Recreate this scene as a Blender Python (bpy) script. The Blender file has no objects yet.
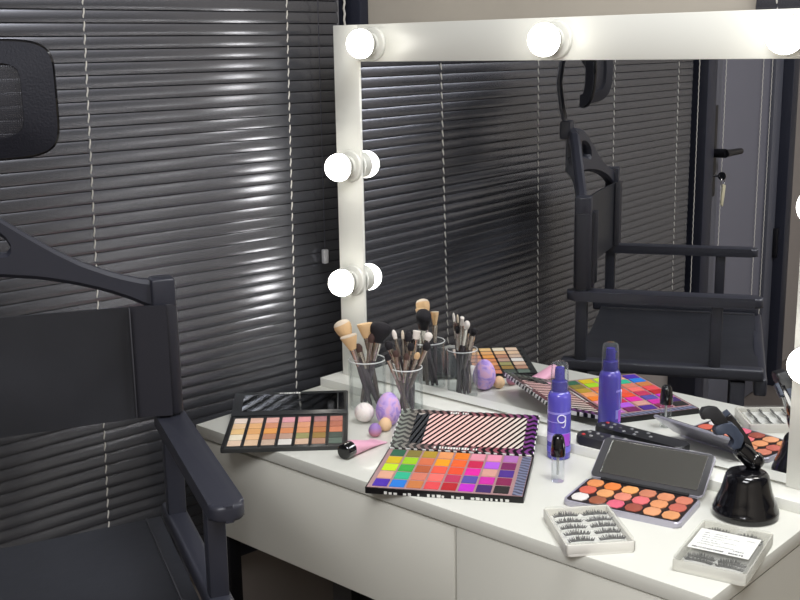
import bpy, bmesh, math, random
from mathutils import Vector, Matrix
random.seed(7)
PI = math.pi
V = Vector
scene = bpy.context.scene
COL = scene.collection
TZ = 0.75                                   # table top height

# ------------------------------------------------------------------ materials
def lin(c):
    return tuple((x / 12.92 if x <= 0.04045 else ((x + 0.055) / 1.055) ** 2.4) for x in c)
_mats = {}
def mat(name, srgb, rough=0.5, metal=0.0, spec=0.5, coat=0.0, trans=0.0, ior=1.45, bump=0.0, bscale=60.0, noise=0.0, nscale=8.0):
    if name in _mats: return _mats[name]
    m = bpy.data.materials.new(name); m.use_nodes = True
    nt = m.node_tree; b = nt.nodes['Principled BSDF']
    c = lin(srgb) + (1.0,)
    b.inputs['Base Color'].default_value = c
    b.inputs['Roughness'].default_value = rough
    b.inputs['Metallic'].default_value = metal
    b.inputs['Specular IOR Level'].default_value = spec
    b.inputs['Coat Weight'].default_value = coat
    b.inputs['Transmission Weight'].default_value = trans
    b.inputs['IOR'].default_value = ior
    if bump or noise:
        tc = nt.nodes.new('ShaderNodeTexCoord')
    if bump:
        n = nt.nodes.new('ShaderNodeTexNoise'); n.inputs['Scale'].default_value = bscale; n.inputs['Detail'].default_value = 4
        bp = nt.nodes.new('ShaderNodeBump'); bp.inputs['Strength'].default_value = bump; bp.inputs['Distance'].default_value = 0.002
        nt.links.new(tc.outputs['Object'], n.inputs['Vector']); nt.links.new(n.outputs['Fac'], bp.inputs['Height'])
        nt.links.new(bp.outputs['Normal'], b.inputs['Normal'])
    if noise:
        n2 = nt.nodes.new('ShaderNodeTexNoise'); n2.inputs['Scale'].default_value = nscale; n2.inputs['Detail'].default_value = 5
        r = nt.nodes.new('ShaderNodeValToRGB')
        lo = tuple(x * (1 - noise) for x in c[:3]) + (1,); hi = tuple(min(1, x * (1 + noise)) for x in c[:3]) + (1,)
        r.color_ramp.elements[0].position = 0.3; r.color_ramp.elements[0].color = lo
        r.color_ramp.elements[1].position = 0.7; r.color_ramp.elements[1].color = hi
        nt.links.new(tc.outputs['Object'], n2.inputs['Vector']); nt.links.new(n2.outputs['Fac'], r.inputs['Fac'])
        nt.links.new(r.outputs['Color'], b.inputs['Base Color'])
    _mats[name] = m
    return m

def emit(name, srgb, strength):
    m = bpy.data.materials.new(name); m.use_nodes = True
    nt = m.node_tree; nt.nodes.clear()
    o = nt.nodes.new('ShaderNodeOutputMaterial'); e = nt.nodes.new('ShaderNodeEmission')
    e.inputs['Color'].default_value = lin(srgb) + (1,); e.inputs['Strength'].default_value = strength
    nt.links.new(e.outputs[0], o.inputs[0]); return m

def clear(name, tint=(1, 1, 1), rough=0.03, body=0.06, body_col=(.9, .9, .9), refl=0.55):
    """thin clear plastic: see-through film + fresnel reflection + a little milky body"""
    m = bpy.data.materials.new(name); m.use_nodes = True
    nt = m.node_tree; nt.nodes.clear(); N = nt.nodes.new; L = nt.links.new
    o = N('ShaderNodeOutputMaterial')
    t = N('ShaderNodeBsdfTransparent'); t.inputs['Color'].default_value = lin(tint) + (1,)
    g = N('ShaderNodeBsdfGlossy'); g.inputs['Roughness'].default_value = rough
    d = N('ShaderNodeBsdfDiffuse'); d.inputs['Color'].default_value = lin(body_col) + (1,)
    lw = N('ShaderNodeLayerWeight'); lw.inputs['Blend'].default_value = 0.12
    mu = N('ShaderNodeMath'); mu.operation = 'MULTIPLY'; mu.inputs[1].default_value = refl
    L(lw.outputs['Fresnel'], mu.inputs[0])
    m1 = N('ShaderNodeMixShader'); m1.inputs[0].default_value = body
    L(t.outputs[0], m1.inputs[1]); L(d.outputs[0], m1.inputs[2])
    m2 = N('ShaderNodeMixShader'); L(mu.outputs[0], m2.inputs[0]); L(m1.outputs[0], m2.inputs[1]); L(g.outputs[0], m2.inputs[2])
    L(m2.outputs[0], o.inputs[0]); return m

def stripes(name, a, b, dirv, freq, duty=0.5, zig=0.0, zigfreq=1.0, ramp=None, rough=0.3):
    """painted stripes / chevrons in object space; ramp = colours along x replacing colour a"""
    m = bpy.data.materials.new(name); m.use_nodes = True
    nt = m.node_tree; N = nt.nodes.new; L = nt.links.new; bs = nt.nodes['Principled BSDF']
    tc = N('ShaderNodeTexCoord'); sp = N('ShaderNodeSeparateXYZ'); L(tc.outputs['Object'], sp.inputs[0])
    def math_(op, x, y=None):
        n = N('ShaderNodeMath'); n.operation = op
        for i, v in enumerate((x, y)):
            if v is None: continue
            if isinstance(v, (int, float)): n.inputs[i].default_value = v
            else: L(v, n.inputs[i])
        return n.outputs[0]
    s = math_('ADD', math_('MULTIPLY', sp.outputs['X'], dirv[0]), math_('MULTIPLY', sp.outputs['Y'], dirv[1]))
    if zig:
        tri = math_('PINGPONG', math_('MULTIPLY', math_('SUBTRACT', math_('MULTIPLY', sp.outputs['X'], dirv[1]), math_('MULTIPLY', sp.outputs['Y'], dirv[0])), zigfreq), 0.5)
        s = math_('ADD', s, math_('MULTIPLY', tri, zig))
    fr = math_('FRACT', math_('ADD', math_('MULTIPLY', s, freq), 100.0))
    fac = math_('GREATER_THAN', fr, duty)
    mix = N('ShaderNodeMix'); mix.data_type = 'RGBA'; L(fac, mix.inputs['Factor'])
    mix.inputs['A'].default_value = lin(a) + (1,); mix.inputs['B'].default_value = lin(b) + (1,)
    if ramp:
        r = N('ShaderNodeValToRGB'); els = r.color_ramp.elements
        mr = N('ShaderNodeMapRange'); mr.inputs['From Min'].default_value = ramp[0]; mr.inputs['From Max'].default_value = ramp[1]
        L(sp.outputs['X'], mr.inputs['Value']); L(mr.outputs[0], r.inputs['Fac'])
        while len(els) < len(ramp[2]): els.new(0.5)
        for e, (p, c) in zip(els, ramp[2]): e.position = p; e.color = lin(c) + (1,)
        L(r.outputs['Color'], mix.inputs['A'])
    L(mix.outputs['Result'], bs.inputs['Base Color']); bs.inputs['Roughness'].default_value = rough
    return m

# ------------------------------------------------------------------ mesh builder
class MB:
    def __init__(s): s.bm = bmesh.new()
    def _faces(s, verts, faces):
        vs = [s.bm.verts.new(v) for v in verts]
        for f in faces:
            try: s.bm.faces.new([vs[i] for i in f])
            except ValueError: pass
        return vs
    def box(s, x0, x1, y0, y1, z0, z1, bev=0.0, seg=2, M=None):
        t = bmesh.new()
        vs = [t.verts.new(p) for p in ((x0,y0,z0),(x1,y0,z0),(x1,y1,z0),(x0,y1,z0),(x0,y0,z1),(x1,y0,z1),(x1,y1,z1),(x0,y1,z1))]
        for f in ((3,2,1,0),(4,5,6,7),(0,1,5,4),(1,2,6,5),(2,3,7,6),(3,0,4,7)): t.faces.new([vs[i] for i in f])
        if bev: bmesh.ops.bevel(t, geom=t.edges[:], offset=bev, segments=seg, profile=0.5, affect='EDGES', clamp_overlap=True)
        s._merge(t, M); return s
    def _merge(s, t, M=None):
        if M is not None: t.transform(M)
        me = bpy.data.meshes.new('tmp'); t.to_mesh(me); t.free(); s.bm.from_mesh(me); bpy.data.meshes.remove(me)
    def prism(s, poly, z0, z1, bev=0.0, M=None, seg=2):
        t = bmesh.new(); n = len(poly)
        a = [t.verts.new((x, y, z0)) for x, y in poly]; b = [t.verts.new((x, y, z1)) for x, y in poly]
        t.faces.new(a[::-1]); t.faces.new(b)
        for i in range(n): t.faces.new((a[i], a[(i+1) % n], b[(i+1) % n], b[i]))
        if bev:
            es = [e for e in t.edges if abs(e.verts[0].co.z - e.verts[1].co.z) < 1e-7]
            bmesh.ops.bevel(t, geom=es, offset=bev, segments=seg, profile=0.5, affect='EDGES', clamp_overlap=True)
        bmesh.ops.recalc_face_normals(t, faces=t.faces[:])
        s._merge(t, M); return s
    def lathe(s, prof, origin=(0,0,0), axis=(0,0,1), seg=24, sx=1.0, sy=1.0, up=None):
        o = V(origin); w = V(axis).normalized()
        h = V(up) if up else (V((1,0,0)) if abs(w.x) < 0.9 else V((0,1,0)))
        u = (h - w * h.dot(w)).normalized(); v = w.cross(u)
        rings = []
        for r, z in prof:
            if r <= 1e-6: rings.append([s.bm.verts.new(o + w * z)])
            else: rings.append([s.bm.verts.new(o + w*z + u*(r*sx*math.cos(2*PI*k/seg)) + v*(r*sy*math.sin(2*PI*k/seg))) for k in range(seg)])
        for A, B in zip(rings, rings[1:]):
            for k in range(seg):
                k2 = (k+1) % seg
                if len(A) == 1 and len(B) == 1: continue
                if len(A) == 1: f = (A[0], B[k2], B[k])
                elif len(B) == 1: f = (A[k], A[k2], B[0])
                else: f = (A[k], A[k2], B[k2], B[k])
                s.bm.faces.new(f[::-1] if False else f)
        return s
    def tube(s, pts, r, seg=8, caps=True, flat=None):
        pts = [V(p) for p in pts]; n = len(pts)
        rr = r if isinstance(r, (list, tuple)) else [r]*n
        rings = []; prev = None
        for i, p in enumerate(pts):
            d = (pts[min(i+1, n-1)] - pts[max(i-1, 0)]).normalized()
            if prev is None:
                h = V((0,0,1)) if abs(d.z) < 0.9 else V((1,0,0))
                u = (h - d*h.dot(d)).normalized()
            else: u = (prev - d*prev.dot(d)).normalized()
            prev = u; v = d.cross(u); f = flat or 1.0
            rings.append([s.bm.verts.new(p + u*(rr[i]*math.cos(2*PI*k/seg)) + v*(rr[i]*f*math.sin(2*PI*k/seg))) for k in range(seg)])
        for A, B in zip(rings, rings[1:]):
            for k in range(seg): s.bm.faces.new((A[k], A[(k+1) % seg], B[(k+1) % seg], B[k]))
        if caps: s.bm.faces.new(rings[0][::-1]); s.bm.faces.new(rings[-1])
        return s
    def sheet(s, fn, nu, nv, th):
        """solid sheet: fn(u,v) -> point; thickness th along the local normal"""
        g = [[V(fn(i/nu, j/nv)) for j in range(nv+1)] for i in range(nu+1)]
        def nor(i, j):
            a = g[min(i+1, nu)][j] - g[max(i-1, 0)][j]; b = g[i][min(j+1, nv)] - g[i][max(j-1, 0)]
            return a.cross(b).normalized()
        A = [[s.bm.verts.new(g[i][j] + nor(i, j)*th/2) for j in range(nv+1)] for i in range(nu+1)]
        B = [[s.bm.verts.new(g[i][j] - nor(i, j)*th/2) for j in range(nv+1)] for i in range(nu+1)]
        for i in range(nu):
            for j in range(nv):
                s.bm.faces.new((A[i][j], A[i+1][j], A[i+1][j+1], A[i][j+1]))
                s.bm.faces.new((B[i][j], B[i][j+1], B[i+1][j+1], B[i+1][j]))
        for i in range(nu):
            s.bm.faces.new((A[i][0], B[i][0], B[i+1][0], A[i+1][0])); s.bm.faces.new((A[i][nv], A[i+1][nv], B[i+1][nv], B[i][nv]))
        for j in range(nv):
            s.bm.faces.new((A[0][j], A[0][j+1], B[0][j+1], B[0][j])); s.bm.faces.new((A[nu][j], B[nu][j], B[nu][j+1], A[nu][j+1]))
        return s
    def xform(s, M): s.bm.transform(M); return s
    def build(s, name, m, parent=None, smooth=True, angle=35):
        bmesh.ops.recalc_face_normals(s.bm, faces=s.bm.faces[:])
        me = bpy.data.meshes.new(name); s.bm.to_mesh(me); s.bm.free()
        me.materials.append(m)
        if smooth:
            me.polygons.foreach_set('use_smooth', [True]*len(me.polygons)); me.set_sharp_from_angle(angle=math.radians(angle))
        o = bpy.data.objects.new(name, me); COL.objects.link(o)
        if parent: o.parent = parent
        return o
def rrect(x0, x1, y0, y1, r, n=5):
    out = []
    for cx, cy, a in ((x1-r, y1-r, 0), (x0+r, y1-r, PI/2), (x0+r, y0+r, PI), (x1-r, y0+r, 1.5*PI)):
        for k in range(n+1): out.append((cx + r*math.cos(a + PI/2*k/n), cy + r*math.sin(a + PI/2*k/n)))
    return out
def tag(o, label=None, cat=None, group=None, kind=None):
    if label: o['label'] = label
    if cat: o['category'] = cat
    if group: o['group'] = group
    if kind: o['kind'] = kind
    return o
def thing(name, label, cat, loc=(0,0,0), rz=0.0, group=None):
    o = bpy.data.objects.new(name, None); COL.objects.link(o); o.empty_display_size = 0.05
    o.location = loc; o.rotation_euler = (0, 0, rz)
    return tag(o, label, cat, group)
def struct(o): o['kind'] = 'structure'; return o
def copy_tree(o, parent=None):
    c = o.copy(); COL.objects.link(c)
    if parent: c.parent = parent
    for ch in list(o.children): copy_tree(ch, c)
    return c

# ------------------------------------------------------------------ palette of materials
M_white = mat('white_lacquer', (.845, .845, .81), .32, coat=.15)
M_front = mat('warm_white_laminate', (.84, .835, .795), .38)
M_frame = mat('white_mirror_frame', (.88, .88, .85), .35)
M_mirror = mat('silver_mirror', (.95, .955, .96), .0, metal=1.0)
M_slat = mat('charcoal_slat_paint', (.42, .425, .45), .27, metal=.8, spec=.6)
M_rail = mat('charcoal_rail_paint', (.20, .20, .23), .4)
M_cord = mat('pale_cord', (.80, .79, .76), .7)
M_navy = mat('dark_window_frame_paint', (.14, .15, .20), .45)
M_grey = mat('grey_trim_paint', (.45, .45, .46), .5)
M_wall = mat('beige_plaster', (.74, .71, .66), .8, bump=.25, bscale=40, noise=.06, nscale=5)
M_walld = mat('grey_plaster', (.54, .51, .49), .85, bump=.2, bscale=40)
M_floor = mat('grey_floor_laminate', (.36, .33, .31), .45, noise=.2, nscale=3)
M_ceil = mat('white_ceiling_paint', (.85, .85, .84), .9, bump=.1)
M_black_paint = mat('black_painted_wood', (.18, .185, .22), .38, bump=.05, bscale=30)
M_black_metal = mat('black_metal', (.10, .10, .12), .4, metal=.3)
M_leather = mat('black_leatherette', (.15, .155, .175), .42, bump=.35, bscale=25, noise=.25, nscale=6)
M_leather_d = mat('black_leatherette_sleeve', (.13, .13, .16), .5, bump=.2, bscale=25)
M_stitch = mat('black_seam_thread', (.22, .22, .24), .6)
M_gloss_black = mat('gloss_black_plastic', (.045, .045, .06), .12, coat=.6)
M_matt_black = mat('matt_black_plastic', (.10, .10, .11), .45)
M_clamp = mat('blue_grey_rubber', (.20, .23, .29), .5)
M_bulb = emit('lit_bulb_glass', (1.0, .985, .95), 14.0)
M_sock = mat('white_porcelain_socket', (.85, .85, .82), .3)
M_sockm = mat('grey_metal_collar', (.55, .55, .55), .35, metal=.8)
M_clear = clear('clear_acrylic', (.985, .99, .99), .04, .03, (.9, .92, .93), .35)
M_clear2 = clear('clear_blister_plastic', (.99, .99, .985), .06, .06, (.97, .97, .95), .2)
M_chrome = mat('chrome', (.80, .80, .80), .18, metal=1.0)
M_paper = mat('white_paper', (.90, .90, .88), .7)
M_ink = mat('black_ink', (.10, .10, .10), .6)
M_lash = mat('black_lash_fibre', (.06, .06, .065), .6)
M_traywhite = mat('white_tray_plastic', (.90, .89, .86), .35)

# ------------------------------------------------------------------ room shell
# the vanity stands along the x axis (mirror face at y = 0); the blind wall on the left runs 5.3 degrees off the y axis
A = math.radians(5.3)
D = V((math.sin(A), math.cos(A), 0)); NRM = V((D.y, -D.x, 0))            # along the wall, into the room
W0 = V((-0.857, -0.3598, 0))
ML = Matrix(((D.x, NRM.x, 0, W0.x), (D.y, NRM.y, 0, W0.y), (0, 0, 1, 0), (0, 0, 0, 1)))  # wall frame: X = along, Y = into room
def wallobj(name, mb, m, parent=None):
    return mb.xform(ML).build(name, m, parent)

struct(MB().box(-1.8, 2.6, -4.2, .5, -.05, 0).build('floor', M_floor, smooth=False))
struct(MB().box(-1.8, 2.6, -4.2, .5, 2.6, 2.65).build('ceiling', M_ceil, smooth=False))
struct(wallobj('wall_left', MB().box(-3.75, .56, -.16, -.075, 0, 2.6), M_walld))
struct(MB().box(-.80, 2.6, .14, .24, 0, 2.6).build('wall_back', M_wall, smooth=False))
struct(MB().box(2.5, 2.6, -4.1, .14, 0, 2.6).build('wall_right', M_wall, smooth=False))
struct(MB().box(-1.3, 2.5, -4.2, -4.1, 0, 2.6).build('wall_front', M_wall, smooth=False))
struct(wallobj('trim_1', MB().box(.4505, .4560, -.075, -.004, 0, 2.6), M_grey))
struct(wallobj('trim_2', MB().box(.458, .53, -.075, -.02, 0, 2.6), M_navy))
struct(MB().box(-.829, -.779, .115, .14, 0, 2.6, .003).build('trim_3', M_navy))
# window behind the blind: dark glazing and frame
win = thing('window_1', None, None, W0); struct(win); win.location = (0, 0, 0)
mb = MB()
for s0, s1 in ((-1.62, -1.56), (-.62, -.56), (.40, .452)): mb.box(s0, s1, -.072, -.03, .43, 2.35, .003)
mb.box(-1.62, .452, -.072, -.03, .39, .43, .003); mb.box(-1.62, .452, -.072, -.03, 2.35, 2.41, .003)
wallobj('window_frame', mb, M_navy, win)
wallobj('window_pane', MB().box(-1.6, .44, -.074, -.07, .41, 2.37), mat('night_glass', (.05, .055, .07), .08), win)

# ------------------------------------------------------------------ venetian blinds
PITCH = 0.0217
def slat_mesh(s0, s1, z0, n, tilt=math.radians(79), width=.0242, crown=.0021, th=.0004):
    """n slats, lower edge towards the room, convex face out; X along, Y into room"""
    mb = MB(); K = 12
    c, s = math.cos(tilt), math.sin(tilt)
    for i in range(n):
        zc = z0 + i*PITCH
        front, back = [], []
        for k in range(K+1):
            t = (k/K - .5) * width
            h = crown * (1 - abs(2*k/K - 1)**2.7)
            # slat direction (up): (-c, s); outward normal: (s, c)
            y = -c*t + s*h; z = s*t + c*h
            front.append((y, zc+z)); back.append((y - s*th, zc + z - c*th))
        loop = front + back[::-1]
        a = [mb.bm.verts.new((s0, y, z)) for y, z in loop]; b = [mb.bm.verts.new((s1, y, z)) for y, z in loop]
        m = len(loop)
        for k in range(m): mb.bm.faces.new((a[k], b[k], b[(k+1) % m], a[(k+1) % m]))
        mb.bm.faces.new(a); mb.bm.faces.new(b[::-1])
    return mb
def ladder(s, z0, z1, lean=0.0, y=.0018, r=.0014):
    pts = []; n = int((z1 - z0) / (PITCH/4))
    for i in range(n+1):
        z = z0 + (z1-z0)*i/n
        pts.append((s + lean*(z-1.0) + .0012*math.sin(2*PI*z/PITCH), y + .0006*math.cos(2*PI*z/PITCH), z))
    return MB().tube(pts, r, 6)
SL0, SL1 = -1.555, .448
bl = thing('venetian_blind', 'wide charcoal venetian blind with closed slats covering the left wall', 'blind', (0, 0, 0))
ZB = .345 + 6*PITCH
NS = 86
wallobj('slats', slat_mesh(SL0, SL1, ZB, NS), M_slat, bl)
wallobj('headrail', MB().box(SL0, SL1, -.02, .022, ZB+NS*PITCH-.005, ZB+NS*PITCH+.04, .003), M_rail, bl)
wallobj('bottom_rail', MB().box(SL0, SL1, -.011, .011, ZB-.035, ZB-.017, .004), M_rail, bl)
for s in (-1.446, -.989, -.55, -.115, .315):
    wallobj('ladder_cord', ladder(s, ZB-.02, ZB+NS*PITCH, .03 if s == -.115 else .015), M_cord, bl)
cord = wallobj('pull_cord', MB().tube([(.388, .016, 2.2), (.388, .016, 1.6), (.386, .016, 1.01)], .0009, 6), M_rail, bl)
wallobj('tassel', MB().box(.380, .392, .011, .021, .984, 1.013, .002), mat('grey_plastic_tassel', (.62, .62, .63), .4), cord)
wallobj('pull_cord', ladder(-1.585, .5, 2.3, 0, .012, .0014), M_cord, bl)
wallobj('pull_cord', ladder(.4655, .8, 2.3, 0, .002, .0022), M_cord, bl)

b2 = thing('venetian_blind', 'small black venetian blind on the back wall above the mirror at top right', 'blind', (0, 0, 0))
MB2 = Matrix.Translation((0, .118, 0)) @ Matrix(((1, 0, 0, 0), (0, -1, 0, 0), (0, 0, 1, 0), (0, 0, 0, 1)))
slat_mesh(.052, 1.62, .86, 62).xform(MB2).build('slats', M_slat, b2)
MB().box(.052, 1.62, -.02, .02, 2.205, 2.245, .003).xform(MB2).build('headrail', M_rail, b2)
MB().box(.052, 1.62, -.009, .009, .83, .845, .003).xform(MB2).build('bottom_rail', M_rail, b2)
for s in (.085, .62, 1.2): ladder(s, .84, 2.205).xform(MB2).build('ladder_cord', M_cord, b2)

# ------------------------------------------------------------------ door seen in the mirror (further along the blind wall)
dr = thing('door_1', None, None); struct(dr)
mb = MB(); mb.box(-1.70, -1.62, -.075, .03, 0, 2.15, .003); mb.box(-2.56, -2.49, -.075, .03, 0, 2.15, .003); mb.box(-2.56, -1.62, -.075, .03, 2.08, 2.15, .003)
wallobj('door_frame', mb, M_navy, dr)
mb = MB(); mb.box(-1.85, -1.702, -.06, -.01, .01, 2.078, .003); mb.box(-2.488, -2.40, -.06, -.01, .01, 2.078, .003)
mb.box(-2.40, -1.85, -.06, -.01, .01, .30, .003); mb.box(-2.40, -1.85, -.06, -.01, 1.98, 2.078, .003)
wallobj('door_leaf', mb, mat('slate_door_paint', (.33, .335, .37), .45), dr)
wallobj('door_panel', MB().box(-2.40, -1.85, -.05, -.03, .30, 1.98), mat('grey_door_panel', (.40, .40, .44), .5), dr)
for s in (-1.91, -2.29, -2.39): wallobj('beaded_cord', ladder(s, .32, 1.98, 0, -.022, .0016), M_cord, dr)
h = wallobj('door_handle', MB().box(-1.785, -1.735, -.01, .006, .88, 1.20, .003), M_black_metal, dr)
mb = MB().tube([(-1.76, -.002, 1.035), (-1.76, .050, 1.035)], .016, 12); mb.tube([(-1.752, .050, 1.035), (-1.80, .053, 1.035), (-1.89, .053, 1.033)], [.014, .012, .011], 12)
wallobj('lever', mb, M_black_metal, h)
for z in (.55, 1.55): wallobj('hinge', MB().box(-2.50, -2.47, -.012, .008, z, z+.12, .003), M_black_metal, dr)
ky = thing('door_key', 'small silver key with a tag hanging from the lock of the dark door', 'key', (0, 0, 0))
mb = MB().tube([(-1.765, 0, .955), (-1.765, .028, .955)], .004, 8); mb.lathe([(0, -.0015), (.015, -.0015), (.015, .0015), (0, .0015)], (-1.765, .037, .955), (1, 0, 0), 16)
wallobj('blade', mb, M_chrome, ky)
mb = MB().tube([(-1.775 + .016*math.cos(a*PI/8), .037, .935 + .018*math.sin(a*PI/8)) for a in range(17)], .0014, 6)
wallobj('ring', mb, M_chrome, ky)
wallobj('tag', MB().prism([(-.016, 0), (.006, .006), (.014, -.026), (.018, -.066), (.002, -.074), (-.008, -.04)], -.0025, .0025, .0006,
        Matrix.Translation((-1.782, .037, .920)) @ Matrix.Rotation(PI/2, 4, 'X')), mat('pale_key_metal', (.90, .88, .76), .3, metal=.5), ky)

# ------------------------------------------------------------------ vanity table
XL, XR, YF, YB = -.757, .258, -.360, .055
vt = thing('vanity_table', 'white vanity table with wide drawer and thin black legs', 'table', (-.25, -.15, 0))
def vpart(name, mb, m, parent=vt, off=(-.25, -.15, 0)):
    return mb.xform(Matrix.Translation((-off[0], -off[1], -off[2]))).build(name, m, parent)
vpart('tabletop', MB().box(XL, XR, YF, YB, TZ-.022, TZ, .0012), M_white)
mb = MB(); mb.box(XL+.004, -.152, YF+.020, YB-.01, .560, .7255); vpart('drawer_box', mb, M_front)
vpart('drawer', MB().box(XL+.001, -.1495, YF+.001, YF+.0195, .5515, .7235, .0026), M_front)
mb = MB(); mb.box(-.148, XR-.001, YF+.0205, YB-.01, .03, .7255); vpart('cabinet', mb, M_front)
vpart('cabinet_door', MB().box(-.1455, XR-.001, YF+.001, YF+.0195, .04, .7255, .0010), M_front)
vpart('plinth', MB().box(-.13, XR-.02, YF+.05, YB-.03, 0, .03), M_black_metal)
for x, y in ((XL+.03, YF+.04), (XL+.045, YB-.05)):
    vpart('leg', MB().box(x-.014, x+.014, y-.014, y+.014, 0, .56, .002), M_black_metal)

# ------------------------------------------------------------------ lit mirror
MX0, MX1, MZ0, MZ1 = -.737, .258, .767, 1.4545
IX0, IX1, IZ1 = -.671, .1926, 1.3873
LZ = TZ + .0168
vm = thing('vanity_mirror', 'large white framed vanity mirror with round lit bulbs standing on the table', 'mirror', (-.24, .02, TZ))
def mpart(name, mb, m, parent=vm):
    return mb.xform(Matrix.Translation((.24, -.02, -TZ))).build(name, m, parent)
mb = MB()
mb.box(MX0, IX0, -.003, .045, MZ0, MZ1, .001); mb.box(IX1, MX1, -.003, .045, MZ0, MZ1, .001)
mb.box(IX0-.001, IX1+.001, -.003, .045, IZ1, MZ1, .001)
mpart('frame', mb, M_frame)
mpart('mirror_glass', MB().box(IX0-.002, IX1+.002, 0, .004, LZ+.0045, IZ1+.002), M_mirror).data.polygons.foreach_set('use_smooth', [False]*6)
mpart('back_panel', MB().box(IX0-.002, IX1+.002, .006, .03, LZ, IZ1+.002), M_front)
mpart('ledge', MB().box(-.7555, MX1, -.049, .05, TZ, LZ, .0008), M_frame)
def bulb(x, z):
    sk = MB().lathe([(0, 0), (.030, 0), (.0305, -.003), (.029, -.006), (.020, -.008), (.019, -.012), (0, -.012)], (x, -.003, z), (0, 1, 0), 32)
    so = mpart('socket', sk, M_sock)
    c = MB().lathe([(.0155, -.010), (.0165, -.011), (.0165, -.016), (.0145, -.019), (.012, -.019)], (x, -.003, z), (0, 1, 0), 24)
    mpart('collar', c, M_sockm, so)
    # opaque white base of the bulb, then the lit dome
    R = .0262; cy = -.0345; a0 = math.asin(.0125/R); a1 = math.radians(74)
    base = [(.0115, -.015)] + [(R*math.sin(a0+(a1-a0)*k/6), cy + R*math.cos(a0+(a1-a0)*k/6)) for k in range(7)]
    bo_ = mpart('bulb', MB().lathe(base, (x, -.003, z), (0, 1, 0), 32), M_sock, so)
    dome = [(R*math.sin(a1+(PI-a1)*k/10) if k < 10 else 0, cy + R*math.cos(a1+(PI-a1)*k/10)) for k in range(11)]
    for f_ in (dome,): so_d = MB().lathe(f_, (x, -.003, z), (0, 1, 0), 32)
    mpart('bulb_dome', so_d, M_bulb, so)
for x in (-.631, -.226, .168): bulb(x, 1.4195)
for z in (1.191, .967): bulb(-.6975, z); bulb(.226, z)

# ------------------------------------------------------------------ director chair
HC = math.radians(-26.0)
OC = V((-.676, -.846, 0))
W2 = .31
ch = thing('director_chair', 'tall black directors chair with mesh headrest and flat armrests', 'chair', OC, HC)
for sy in (1, -1):
    y = sy*W2
    MB().box(-.013, .013, y-.014, y+.014, .705, 1.075, .003).build('back_post', M_black_paint, ch)
    MB().box(-.016, .016, y-.012, y+.012, 0, .68, .003).build('rear_leg', M_black_paint, ch)
    MB().box(.282, .308, y-.013, y+.013, .700, .852, .004).build('front_post', M_black_paint, ch)
    MB().box(.330, .362, y-.012, y+.012, 0, .68, .003).build('front_leg', M_black_paint, ch)
    MB().prism(rrect(-.034, .391, y-.0225, y+.0225, .018, 8), .849, .871, .006, seg=3).build('armrest', M_black_paint, ch)
    MB().box(-.045, .400, y-.017, y+.017, .684, .712, .007, 3).build('seat_rail', M_black_paint, ch)
    MB().box(-.02, .37, y-.009, y+.009, .30, .325, .003).build('stretcher', M_black_paint, ch)
MB().box(.380, .408, -W2-.01, W2+.01, .650, .690, .006, 3).build('front_rail', M_black_paint, ch)
MB().box(.330, .360, -W2, W2, .24, .262, .003).build('footrest', M_chrome, ch)
MB().box(-.012, .012, -W2, W2, .40, .425, .003).build('rear_stretcher', M_black_paint, ch)
# seat: slung leatherette with a slight sag
st = MB().sheet(lambda u, v: (-.02 + .41*u, (-W2+.022) + (2*W2-.044)*v, .695 - .020*math.sin(PI*v)*(.5+.5*math.sin(PI*u)) ), 14, 18, .006).build('seat', M_leather, ch)
for vy in (-1, 1): MB().box(-.015, .385, vy*(W2-.045)-.0012, vy*(W2-.045)+.0012, .694, .7005, .0005).build('seam', M_stitch, st)
# backrest sling, wrapped round the posts
def back_pt(u, v):
    y = -W2 + 2*W2*u
    x = .020 - .045*math.sin(PI*u)
    sag = .018*math.sin(PI*u)
    return (x, y, .878 + .168*v + (-sag if v < .5 else -sag*.3))
bk = MB().sheet(back_pt, 30, 6, .005).build('backrest', M_leather, ch)
for sy in (1, -1):
    y = sy*W2
    mb = MB(); mb.prism(rrect(-.019, .019, y-.019, y+.019, .011, 4), .875, 1.046, .002)
    mb.sheet(lambda u, v: (.022 - .045*math.sin(PI*(.085*u)) + .003, y - sy*(.0 + .052*u), .876 + .170*v), 4, 3, .004)
    mb.build('sleeve', M_leather_d, bk)
    MB().box(.016, .0265, y-sy*.0535-.001, y-sy*.0535+.001, .878, 1.046, .0004).build('seam', M_stitch, bk)
# headrest bracket: arched beam between the posts with an open slot near the middle
def lerp_t(t, tab):
    for (a, va), (b, vb) in zip(tab, tab[1:]):
        if t <= b: return va + (vb-va)*max(0, (t-a)/(b-a))
    return tab[-1][1]
TOP = [(0, 1.078), (.10, 1.083), (.22, 1.094), (.365, 1.113), (.48, 1.134), (.58, 1.155), (.71, 1.184), (.82, 1.203), (1, 1.212)]
BOT = [(0, 1.034), (.06, 1.038), (.15, 1.053), (.26, 1.067), (.40, 1.080), (.55, 1.090), (.73, 1.096), (1, 1.098)]
def br(m):
    x = -.004 - .068*(m**1.2)
    return x, lerp_t(m, BOT), lerp_t(m, TOP)
def beam(mb, ms, sgn, lo, hi, th=.024):
    rings = []
    for m in ms:
        x, b, t = br(m); y = sgn*(1-m)*W2; b_, t_ = lo(m, b, t), hi(m, b, t); e = min(.006, (t_-b_)*.35)
        rings.append([mb.bm.verts.new(p) for p in ((x-th/2, y, b_+e), (x-th/2+e, y, b_), (x+th/2-e, y, b_), (x+th/2, y, b_+e),
                     (x+th/2, y, t_-e), (x+th/2-e, y, t_), (x-th/2+e, y, t_), (x-th/2, y, t_-e))])
    for P, Q in zip(rings, rings[1:]):
        for k in range(8): mb.bm.faces.new((P[k], Q[k], Q[(k+1) % 8], P[(k+1) % 8]))
    mb.bm.faces.new(rings[0]); mb.bm.faces.new(rings[-1][::-1])
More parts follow.
